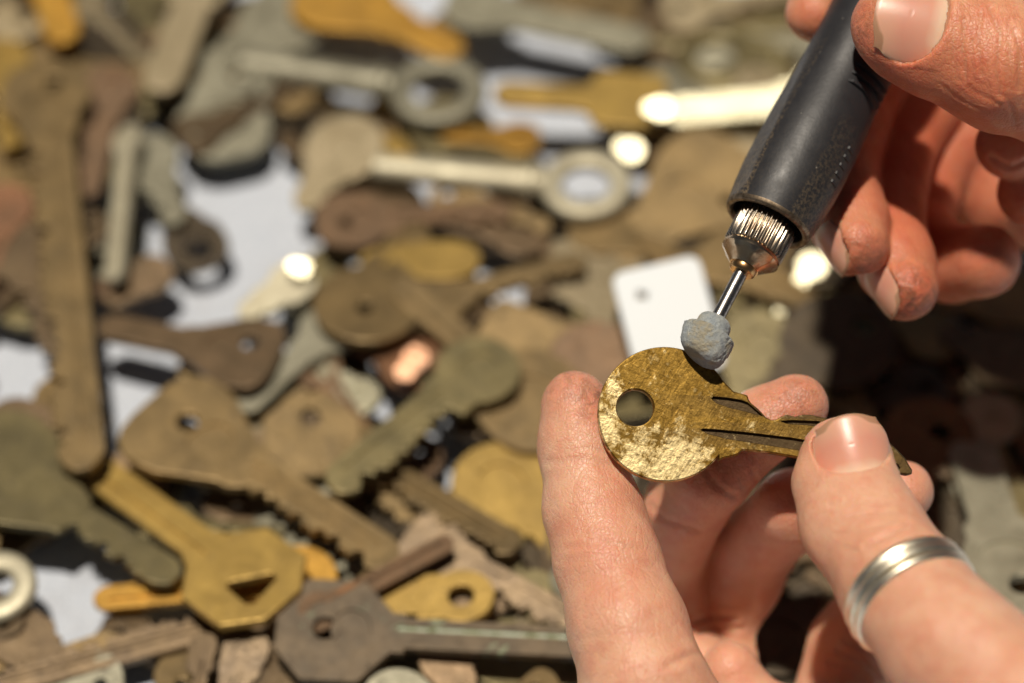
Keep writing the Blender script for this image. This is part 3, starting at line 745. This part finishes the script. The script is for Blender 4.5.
def add_nail(hand, px, py, dz_guess, axis, nrm, w, l, R, R2=60., sink=.55, e=2.5, opn=.96):
    a = np.array(axis, float); a /= np.linalg.norm(a); n = np.array(nrm, float); n -= a * (n @ a); n /= np.linalg.norm(n); t = np.cross(a, n)
    c = px2c(px, py, dz_guess)
    base = c[None] + n[None] * np.linspace(16, -16, 641)[:, None]
    v = hand.value(base); i = int(np.argmax(v < 0)); c = base[i] - n * sink
    nl = dict(c=c, a=a, n=n, t=t, w=w, l=l, R=R, R2=R2, e=e, open=opn); return nl
def nail_mesh(nl, parent):
    nu, nv = 33, 41; V, F, A, B = [], [], [], []; w, l = nl['w'] - .12, nl['l'] - .10
    for layer in (0, 1):
        for j in range(nv):
            tv = -1 + 2 * j / (nv - 1)
            for i in range(nu):
                tu = -1 + 2 * i / (nu - 1)
                # square-to-superellipse mapping, squarer at the free edge
                m = (abs(tu) ** 8 + abs(tv) ** 8) ** (1 / 8) if (tu or tv) else 1
                pr = (abs(tu) ** nl['e'] + abs(tv) ** nl['e']) ** (1 / nl['e']) if (tu or tv) else 1
                x = tu * m / pr * w; y = tv * m / pr * l
                if y > 0: y *= nl.get('ext', 1.0)
                edge = m
                z = float(nail_h(nl, np.array(x), np.array(y))) + (.0 if layer == 0 else -.45) - (.10 * max(0, edge - .9) / .1 if layer == 0 else 0)
                p = nl['c'] + nl['t'] * x + nl['a'] * y + nl['n'] * z
                V.append(c2w(*p)); A.append((tv + 1) / 2); B.append(tu)
    o = nu * nv
    for j in range(nv - 1):
        for i in range(nu - 1):
            q = (j * nu + i, j * nu + i + 1, (j + 1) * nu + i + 1, (j + 1) * nu + i); F.append(q); F.append(tuple(o + k for k in q[::-1]))
    ring = [i for i in range(nu)] + [j * nu + nu - 1 for j in range(1, nv)] + [(nv - 1) * nu + i for i in range(nu - 2, -1, -1)] + [j * nu for j in range(nv - 2, 0, -1)]
    for a, b in zip(ring, ring[1:] + ring[:1]): F.append((a, o + a, o + b, b))
    ob = mesh_obj('fingernail', V, F, M_NAIL, None, 50)
    for nm, d in (('nail_v', A), ('nail_u', B)):
        at = ob.data.attributes.new(nm, 'FLOAT', 'POINT'); at.data.foreach_set('value', d)
    bm = bmesh.new(); bm.from_mesh(ob.data); bmesh.ops.recalc_face_normals(bm, faces=bm.faces[:]); bm.to_mesh(ob.data); bm.free()
    ob.parent = parent; ob.matrix_parent_inverse = Matrix.Identity(4)
    return ob
def lumps(V, amp, sc):
    x, y, z = V[:, 0] / sc, V[:, 1] / sc, V[:, 2] / sc
    return amp * (np.sin(x * 1.7 + 1.3 * np.sin(y * 1.1 + z)) + np.sin(y * 1.9 + 1.1 * np.sin(z * 1.3 + x)) + np.sin(z * 1.5 + 1.2 * np.sin(x * 1.2 - y))) / 3
def make_hand(name, hand, bounds, fine, mat, creases, reds, dirts, h=.45):
    V, F = hand.build(bounds[0], bounds[1], fine[0], fine[1], h)
    V = smooth(V, F, 1, .5); N = vnormals(V, F)
    isn = np.zeros(len(V), bool)
    for nl in hand.nails:
        q = V - nl['c']; isn |= (np.abs(q @ nl['t']) < nl['w'] + .6) & (np.abs(q @ nl['a']) < nl['l'] + .6) & (np.abs(q @ nl['n']) < 5)
    V = V + N * ((lumps(V, .28, 5.5) + lumps(V[:, [1, 2, 0]], .12, 2.3)) * (~isn))[:, None]
    P = proj(V); disp = np.zeros(len(V)); face = np.clip(-N[:, 2] * 1.6, 0, 1)
    for c in creases:
        pts, dep, wid = c[0], c[1], c[2]; dmin, dmax = (c[3] if len(c) > 3 else (-200, 200))
        dz = V[:, 2] - 600; d = seg_dist(P, pts)
        g = np.exp(-(d / wid) ** 2) - .45 * np.exp(-((d - wid * 2.2) / (wid * 1.3)) ** 2)
        disp -= dep * g * face * ((dz > dmin) & (dz < dmax))
    V = V + N * disp[:, None]
    red = np.zeros(len(V)); dirt = np.zeros(len(V))
    for (px, py, dz, r, s) in reds:
        red = np.maximum(red, s * np.exp(-(np.linalg.norm(V - px2c(px, py, dz), axis=1) / r) ** 2))
    for (px, py, dz, r, s) in dirts:
        dirt = np.maximum(dirt, s * np.exp(-(np.linalg.norm(V - px2c(px, py, dz), axis=1) / r) ** 2))
    Wm = np.array([list(RT), list(UP), list(FW)]); W = (V * MM) @ Wm + np.array(list(CAM))
    me = bpy.data.meshes.new(name); me.vertices.add(len(W)); me.vertices.foreach_set('co', W.ravel())
    me.loops.add(len(F) * 4); me.loops.foreach_set('vertex_index', F.ravel().astype(np.int32))
    me.polygons.add(len(F)); me.polygons.foreach_set('loop_start', np.arange(0, len(F) * 4, 4, dtype=np.int32)); me.update(calc_edges=True)
    bm = bmesh.new(); bm.from_mesh(me)
    bmesh.ops.recalc_face_normals(bm, faces=bm.faces[:]); bm.to_mesh(me); bm.free()
    finish(me, mat, None)
    for nm, d in (('red', red), ('dirt', dirt)):
        at = me.attributes.new(nm, 'FLOAT', 'POINT'); at.data.foreach_set('value', d.astype(np.float32))
    o = bpy.data.objects.new(name, me); link(o)
    print(name, len(V), 'verts')
    for nl in hand.nails: nail_mesh(nl, o)
    return o
def P2(px, py, dz): return px2c(px, py, dz)
#HANDS_BEGIN
# ---- lower hand
H = Hand()
H.chain([(800, 775, 26, 88), (930, 850, 0, 110), (1080, 960, -8, 125), (1200, 1090, -5, 112)], k=6)               # palm and wrist
H.chain([(575, 404, 10, 33.5), (582, 450, 8, 41), (594, 515, 4, 47), (607, 560, 0, 51), (628, 630, -6, 58), (645, 690, -10, 63), (720, 790, -8, 70)], k=3)  # index
H.chain([(796, 405, 12, 32), (765, 425, 13, 37), (712, 470, 17, 41), (686, 505, 27, 41), (664, 560, 40, 42), (666, 640, 44, 47), (740, 755, 28, 60)], k=2)   # middle
H.chain([(903, 491, 17, 31), (868, 496, 18, 35), (795, 508, 21, 39), (757, 545, 37, 41), (724, 615, 48, 44), (722, 700, 46, 49), (790, 800, 26, 60)], k=2)      # ring finger
H.chain([(885, 590, 38, 34), (850, 645, 42, 44), (838, 720, 38, 50), (860, 810, 20, 70)], k=2)                         # little finger
H.chain([(730, 672, 26, 30), (765, 750, 26, 48)], k=2)
tf = np.array([-.10, .42, -1.]); tf /= np.linalg.norm(tf)
H.chain([(845, 459, -9.5, 45, .74), (845, 480, -11, 50, .78), (861, 525, -16, 57, .88), (905, 590, -27, 62, 1.), (955, 650, -38, 68, 1.), (1030, 725, -46, 80, 1.), (1060, 860, -30, 105, 1.)], flat=tf, k=3)  # thumb
H.nails.append(add_nail(H, 851, 451, -10, (-.20, .95, .30), (-.10, .36, -1.), 7.1, 5.9, 8.6, 40., .75, 2.3))
cr = [([(752, 470), (756, 480), (766, 488)], .2, 2.4, (0, 60)), ([(560, 452), (590, 448), (622, 456)], .07, 2.5), ([(566, 548), (600, 540), (640, 548)], .1, 3), ([(575, 640), (620, 632), (680, 640)], .08, 4), ([(866, 546), (885, 537), (907, 523)], .5, 2.8), ([(845, 548), (862, 552), (880, 549)], .16, 2.2), ([(835, 522), (860, 515), (893, 512)], .12, 2.6),
      ([(838, 535), (866, 529), (900, 520)], .12, 2.2), ([(830, 505), (858, 500), (890, 503)], .08, 2.4), ([(850, 568), (880, 566), (905, 552)], .08, 2.6),
      ([(548, 462), (580, 458), (612, 466)], .10, 3.5), ([(556, 560), (600, 556), (650, 566)], .10, 4.5), ([(552, 550), (600, 545), (645, 552)], .08, 4),
      ([(668, 665), (690, 655), (712, 652)], .3, 4, (-40, 10)), ([(697, 622), (712, 617), (735, 618)], .5, 3.0, (0, 60)), ([(700, 632), (720, 626), (742, 628)], .3, 2.4, (0, 60)),
      ([(845, 640), (865, 650), (885, 665)], .35, 2.6, (-5, 60)), ([(838, 650), (862, 660), (880, 676)], .3, 2.4, (-5, 60)), ([(830, 662), (850, 668), (868, 683)], .25, 2.6, (-5, 60)),
      ([(706, 470), (716, 485), (735, 497)], .25, 3, (0, 60)), ([(650, 505), (665, 520), (700, 530)], .2, 3, (5, 60))]
reds = [(575, 385, 8, 8, .55), (600, 405, 5, 6, .6), (796, 400, 8, 9, .55), (735, 470, 8, 10, .45), (800, 490, 12, 12, .45), (903, 480, 12, 8, .4), (846, 430, -14, 7, .35), (865, 655, 5, 14, .35), (620, 560, -10, 10, .3), (690, 540, 8, 16, .5), (735, 580, 12, 16, .5)]
dirts = [(575, 378, 8, 7, .5), (606, 400, 4, 6, .8), (796, 410, 6, 8, .5), (735, 470, 8, 8, .3)]
low = make_hand('hand', H, ((0, -175, 540), (165, 4, 640)), ((1, -68, 552), (98, -1, 634)), M_SKIN, cr, reds, dirts)
tag(low, 'lower hand pinching the brass key between thumb and fingers, silver ring on its thumb', 'hand')
for o in low.children: o['label'] = 'broad pale thumbnail of the lower hand'
# silver ring round the thumb
ca = px2c(905, 590, -27); cb = px2c(955, 650, -38); cc = px2c(864, 525, -16)
cen = ca + (cb - ca) * .10; ax = (cc - ca) / np.linalg.norm(cc - ca) * .5 - (cb - ca) / np.linalg.norm(cb - ca) * .5; ax /= np.linalg.norm(ax)
rr = 62.5 * 573 / CF
prof = [(-2.9, .10), (-2.8, .75), (-2.3, 1.15), (-1.7, 1.15), (-1.25, .85), (-.95, .80), (-.6, 1.25), (0, 1.42), (.6, 1.25), (.95, .80), (1.25, .85), (1.7, 1.15), (2.3, 1.15), (2.8, .75), (2.9, .10)]
V, F = lathe([(a, rr - .15 + b) for a, b in prof] + [(2.9, rr - .4), (-2.9, rr - .4), (-2.9, rr - .05)], 120)
zz = c2w_dir(*ax); xx = zz.orthogonal().normalized(); yy = zz.cross(xx)
rg = mesh_obj('finger_ring', V, F, M_SILVER, None, 60, basis(xx, yy, zz, c2w(*cen)))
tag(rg, 'ridged silver band worn on the thumb of the lower hand', 'ring')
# ---- upper hand
U = Hand()
U.chain([(1085, 60, 45, 80), (1200, 110, 40, 105), (1380, 190, 40, 110)], k=6)                                   # palm and wrist
U.chain([(902, 28, 4, 50, .80), (930, 34, 4, 60, .86), (1000, 62, 4, 66, .95), (1070, 86, 8, 66, 1.), (1170, 120, 22, 80, 1.)], flat=np.array([.05, .25, -.97]), k=3)   # thumb
U.chain([(813, 14, 30, 28), (828, -30, 33, 36), (880, -110, 40, 42), (960, -120, 48, 46), (1090, 0, 48, 70)], k=2)   # index
U.chain([(857, 246, 18, 33), (850, 222, 24, 38), (838, 170, 34, 40), (860, 90, 46, 41), (930, 10, 55, 46), (1090, 40, 52, 70)], k=2)                  # middle
U.chain([(905, 288, 21, 33), (896, 262, 27, 38), (884, 215, 38, 40), (900, 130, 52, 41), (970, 50, 60, 46), (1100, 70, 54, 70)], k=2)                 # ring finger
U.chain([(984, 261, 34, 37), (950, 263, 42, 38), (905, 235, 54, 40), (930, 160, 62, 44), (1010, 100, 62, 50), (1110, 90, 55, 70)], k=2)                # little finger
U.chain([(950, 130, 68, 60), (1010, 190, 66, 55), (1120, 190, 62, 80)], k=3)
U.chain([(1012, 145, 24, 36), (1060, 130, 30, 50), (1120, 110, 38, 70)], k=3)                                        # heel of the hand
U.chain([(1032, 190, 30, 36), (1080, 170, 36, 50), (1140, 140, 40, 70)], k=3)
U.nails.append(add_nail(U, 909, 20, 0, (-.95, .22, .05), (.05, .22, -1.), 8.8, 6.8, 12., 60., .6, 2.3))
U.nails.append(add_nail(U, 838, 248, 18, (.50, -.75, -.45), (-.75, -.35, -.45), 5.0, 5.3, 7.2, 40., .7, 2.3, 1.))
U.nails.append(add_nail(U, 884, 292, 20, (.50, -.75, -.45), (-.75, -.35, -.45), 5.0, 5.3, 7.2, 40., .7, 2.3, 1.))
cr = [([(958, 78), (975, 92), (1000, 104)], .14, 2.0), ([(940, 84), (960, 100), (985, 112)], .1, 1.8), ([(1006, 96), (1012, 110), (1016, 124)], .2, 2.0), ([(964, 18), (963, 50), (966, 80)], .3, 1.8), ([(981, 12), (978, 45), (982, 75)], .2, 2.0), ([(990, 8), (1000, 35), (996, 70), (1000, 96)], .3, 2.3), ([(1014, 30), (1020, 50), (1019, 90)], .3, 2.2),
      ([(953, 30), (952, 60)], .12, 1.6), ([(1008, 20), (1010, 60)], .15, 1.6), ([(972, 40), (974, 70)], .14, 1.5), ([(992, 158), (1010, 168), (1030, 160)], .4, 3, (0, 80))]
reds = [(870, 60, -4, 9, .7), (900, 90, -2, 12, .6), (855, 35, 0, 8, .6), (960, 105, -2, 12, .5), (862, 262, 12, 10, .6), (909, 300, 14, 10, .7), (984, 262, 30, 12, .5), (813, 30, 26, 10, .3), (900, 190, 40, 30, .8)]
dirts = [(866, 262, 12, 7, .6), (915, 300, 14, 8, .9), (870, 60, -4, 7, .5), (855, 30, 0, 6, .6), (990, 262, 30, 8, .3)]
upp = make_hand('hand', U, ((48, -2, 585), (225, 95, 685)), ((50, 2, 590), (102, 66, 672)), M_SKIN2, cr, reds, dirts)
tag(upp, 'upper hand gripping the black rotary tool, curled fingertips below its thumb', 'hand')
#HANDS_END
#TOOL_BEGIN
# ------------------------------------------------------------------ rotary tool
adir = np.array([.452, .829, .326]); adir /= np.linalg.norm(adir)
O = px2c(707, 338, -.5); zt = c2w_dir(*adir); yt = FW.cross(zt).normalized(); xt = yt.cross(zt)    # local -x faces away; angle pi faces the camera
xt = -xt; yt = -yt
TM = basis(xt, yt, zt, c2w(*O))
tool = empty('rotary_tool', TM)
tag(tool, 'black rotary tool held by the upper hand, its grey stone touching the brass key', 'rotary tool')
def part(name, V, F, mat, angle=35): return mesh_obj(name, V, F, mat, tool, angle)
# find local angle that faces the camera and picture-left
camv = TM.to_3x3().inverted() @ (-FW); ANG_CAM = math.atan2(camv.y, camv.x)
lv = TM.to_3x3().inverted() @ (-RT); ANG_L = math.atan2(lv.y, lv.x)
def adiff(a, b): return (a - b + math.pi) % (2 * math.pi) - math.pi
fl = ANG_CAM + adiff(ANG_L, ANG_CAM) * .78
def barrel(s, a, r):
    if 26.5 < s < 60:
        k = min(1, (s - 26.5) / 3, (60 - s) / 16); d = r * .90 * k + r * (1 - k)
        c = math.cos(adiff(a, fl))
        if c > .3: r = min(r, d / c) if k > 0 else r
    return r
pr = [(34, 6.6), (27.2, 7.1), (26.2, 7.35), (26.0, 7.7), (26.0, 8.25), (26.25, 8.5), (27, 8.6)] + [(s, interp([(27, 8.6), (31, 9.2), (37, 9.6), (46, 9.5), (57, 8.8), (70, 8.7), (90, 9.3), (150, 9.6), (156, 8.5), (157, 3.), (157, .1)], s)) for s in [28, 30, 32, 34, 36, 39, 42, 45, 48, 51, 54, 57, 60, 65, 70, 80, 90, 110, 130, 150, 154, 156, 157]]
V, F = lathe(pr, 128, barrel)
body = part('handpiece', V, F, M_RUB, 28)
at = body.data.attributes.new('dusty', 'FLOAT', 'POINT')
at.data.foreach_set('value', [1.0 if (math.cos(adiff(math.atan2(v[1], v[0]), fl)) > .84 and v[2] < .062) else (.5 if math.cos(adiff(math.atan2(v[1], v[0]), fl + math.pi * .72)) > .8 and v[2] < .05 else 0.) for v in V])
V, F = lathe([(26.4, 7.15), (25.9, 7.4), (25.75, 7.8), (25.85, 8.3), (26.25, 8.56), (26.8, 8.66), (26.8, 8.5)], 128); part('mouth_rim', V, F, M_RIM, 60)
V, F = lathe([(34, 0.1), (34, 7.0)], 64); part('mouth_wall', V, F, M_RIM)
def rib(s0, a0, a1, h=.55, wd=.55, r0=9.3):
    V, F = [], []; n = 10
    for i in range(n + 1):
        a = a0 + (a1 - a0) * i / n; k = min(1, i, n - i)
        for (ds, dr) in ((-wd, -.3), (-wd * .5, h * k), (wd * .5, h * k), (wd, -.3)):
            V.append(((r0 + dr) * math.cos(a) * MM, (r0 + dr) * math.sin(a) * MM, (s0 + ds) * MM))
    for i in range(n):
        for j in range(3): F.append((i * 4 + j, i * 4 + j + 1, i * 4 + 4 + j + 1, i * 4 + 4 + j))
    return V, F
sgnr = -math.copysign(1, adiff(ANG_L, ANG_CAM))
for s0 in (56, 57.9, 59.8):
    part('grip_rib', *rib(s0, ANG_CAM + sgnr * .05, ANG_CAM + sgnr * 1.2, h=.8, r0=8.8), M_RUB)
for s0 in (37, 38.9, 40.8, 42.7, 44.6):
    part('grip_rib', *rib(s0, ANG_CAM + sgnr * .75, ANG_CAM + sgnr * 1.0, h=.3, r0=9.5), M_RUB)
def knurl(s, a, r):
    if s > 19.8: return r + .26 * math.cos(a * 34)
    return r
V, F = lathe([(19.6, 5.2), (19.9, 5.6), (24, 5.65), (33, 5.6), (33.9, 5.0)], 320, knurl); part('chuck', V, F, M_STEEL, 60)
def facet(s, a, r):
    k = math.pi / 4; d = (a % k) - k / 2
    return r * (math.cos(k / 2) / math.cos(d)) if 16.6 < s < 18.5 else r
V, F = lathe([(15.9, 1.3), (15.9, 2.9), (16.5, 3.5), (17.4, 4.8), (17.9, 5.4), (18.6, 5.75), (19.3, 5.65), (19.7, 5.4), (19.8, 4.6)], 96, facet); part('chuck_nut', V, F, M_NUT, 30)
V, F = lathe([(14.6, 1.25), (14.6, 2.2), (14.9, 2.5), (15.7, 2.6), (16.0, 2.6), (16.0, 1.4)], 48); part('collar', V, F, M_GOLDST, 40)
V, F = lathe([(2.0, .1), (2.0, 1.28), (15.5, 1.30), (15.6, .1)], 32); part('shaft', V, F, M_SHAFT, 40)
def bur(s, a, r):
    p = Vector((math.cos(a) * r * .35, math.sin(a) * r * .35, s * .45))
    return r * (1 + .05 * mnoise(p * 1.1) + .03 * mnoise(p * 4.5) + .045 * mnoise(p * 11)) if r > .3 else r
stone = [(-4.6, .05), (-4.55, 1.4), (-4.3, 2.9), (-3.7, 3.9), (-2.9, 4.45), (-1.8, 4.75), (-.6, 4.95), (.7, 5.0), (1.1, 4.7), (1.3, 3.9), (1.6, 3.4), (2.5, 3.3), (3.3, 3.25), (3.9, 2.9), (4.3, 2.5), (4.5, 1.5), (4.5, .1)]
stone = [(a[0] + (b[0] - a[0]) * k / 4, a[1] + (b[1] - a[1]) * k / 4) for a, b in zip(stone, stone[1:]) for k in range(4)]
V, F = lathe(stone, 140, bur)
V2 = []
for x, y, z in V:   # worn at a slant against the metal
    V2.append((x, y, z + (0.22 * (x * math.cos(ANG_L) + y * math.sin(ANG_L)) if z < 0 else 0)))
part('grinding_stone', V2, F, M_STONE, 50)
# ------------------------------------------------------------------ the brass key being worked on
hx, hy = 664.7, 414.7
def q(x, y): return ((580 + x / 3.012 - hx) / 5.39, -(320 + y / 3.012 - hy) / 5.39)
Rk = 67.6 / 5.39
arc = []
a0, a1 = math.radians(31), math.radians(300 + 22)
for i in range(121):
    a = a0 + (a1 - a0) * i / 120; arc.append((Rk * math.cos(a), Rk * math.sin(a) * 1.005))
blade = [q(418, 425), q(428, 418), q(452, 413), q(474, 407), q(482, 398), q(490, 393), q(560, 399), q(640, 412), q(740, 428), q(840, 443), q(940, 457), q(986, 465), q(1001, 461), q(1002, 449),
         q(980, 412), q(955, 386), q(920, 352), q(898, 344), q(870, 345), q(845, 318), q(820, 312), q(800, 320), q(775, 318), q(752, 296), q(735, 292), q(715, 288), q(700, 284), q(672, 283), q(650, 290), q(625, 284), q(606, 290), q(592, 299), q(578, 301), q(560, 292), q(538, 268), q(516, 250), q(508, 238), q(505, 226), q(480, 219), q(462, 214)]
outline = arc + blade
hole = ell(*q(165, 267), 18.3 / 5.39, 18.3 / 5.39, 40)
g1 = [q(394, 238), q(400, 230), q(440, 233), q(485, 240), q(505, 247), q(530, 269), q(552, 288), q(548, 290), q(500, 277), q(450, 266), q(410, 252)]
g2 = [q(360, 333), q(368, 328), q(420, 331), q(500, 338), q(640, 354), q(780, 378), q(900, 408), q(960, 432), q(966, 445), q(958, 449), q(900, 435), q(780, 408), q(640, 390), q(520, 372), q(440, 360), q(385, 346)]
g3 = [q(600, 303), q(640, 300), q(720, 303), q(800, 335), q(880, 368), q(860, 372), q(780, 343), q(700, 318), q(620, 312)]
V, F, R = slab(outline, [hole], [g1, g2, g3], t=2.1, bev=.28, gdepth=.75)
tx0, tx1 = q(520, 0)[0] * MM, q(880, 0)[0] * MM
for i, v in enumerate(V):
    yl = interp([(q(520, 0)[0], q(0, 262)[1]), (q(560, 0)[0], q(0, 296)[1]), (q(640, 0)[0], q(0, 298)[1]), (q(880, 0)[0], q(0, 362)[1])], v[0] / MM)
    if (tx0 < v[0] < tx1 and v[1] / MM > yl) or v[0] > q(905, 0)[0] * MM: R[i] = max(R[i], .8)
nk = np.array([.06, .155, -1.]); nk /= np.linalg.norm(nk)
zk = c2w_dir(*nk); xk = (RT - zk * RT.dot(zk)).normalized(); yk = zk.cross(xk)
HM = basis(xk, yk, zk, c2w(*px2c(hx, hy, .3)))
hk = empty('key', HM); tag(hk, 'scuffed golden brass key with round bow held between the fingers', 'key')
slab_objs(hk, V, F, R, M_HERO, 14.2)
#TOOL_END
# ------------------------------------------------------------------ cloth on the table
V, F = [], []; nx, ny = 150, 130
for j in range(ny):
    for i in range(nx):
        x = -.6 + 1.2 * i / (nx - 1); y = -.45 + 1.1 * j / (ny - 1)
        z = .0016 * mnoise(Vector((x * 14, y * 14, 0))) + .0008 * mnoise(Vector((x * 40, y * 40, 3)))
        V.append((x, y, z - .0012))
for j in range(ny - 1):
    for i in range(nx - 1):
        a = j * nx + i; F.append((a, a + 1, a + nx + 1, a + nx))
tag(mesh_obj('tablecloth', V, F, M_CLOTH, None, None), 'bluish white cloth spread under the heap of keys', None, None, 'structure')
# ------------------------------------------------------------------ camera, light, render
cd = bpy.data.cameras.new('camera'); co = bpy.data.objects.new('camera', cd); COL.objects.link(co)
co.matrix_world = basis(RT, UP, -FW, CAM)
cd.sensor_width = 36; cd.lens = CF * 36 / 1024; cd.clip_start = .05; cd.clip_end = 50
cd.dof.use_dof = True; cd.dof.focus_distance = .598; cd.dof.aperture_fstop = 5.7; cd.dof.aperture_blades = 0
S.camera = co
SUN = (RT * -.12 + UP * .64 - FW * .74).normalized()
el = math.asin(SUN.z); az = math.atan2(SUN.x, SUN.y)
w = bpy.data.worlds.new('World'); S.world = w; w.use_nodes = True; nt = w.node_tree
sky = nt.nodes.new('ShaderNodeTexSky'); sky.sky_type = 'NISHITA'; sky.sun_disc = False; sky.sun_elevation = el; sky.sun_rotation = az; sky.air_density = .55; sky.dust_density = .5; sky.ozone_density = .6
hs = nt.nodes.new('ShaderNodeHueSaturation'); hs.inputs['Saturation'].default_value = .5; hs.inputs['Value'].default_value = .42
nt.links.new(sky.outputs[0], hs.inputs['Color']); nt.links.new(hs.outputs[0], nt.nodes['Background'].inputs[0]); nt.nodes['Background'].inputs[1].default_value = .05
ld = bpy.data.lights.new('sun', 'SUN'); ld.energy = 5.0; ld.angle = math.radians(2.2); ld.color = (1., .90, .76)
lo = bpy.data.objects.new('sun', ld); COL.objects.link(lo); lo.rotation_euler = (-SUN).to_track_quat('-Z', 'Y').to_euler()
S.view_settings.view_transform = 'Standard'; S.view_settings.look = 'None'; S.view_settings.exposure = -.34; S.view_settings.gamma = 1
S.render.engine = 'CYCLES'; S.cycles.use_denoising = True; S.cycles.max_bounces = 8
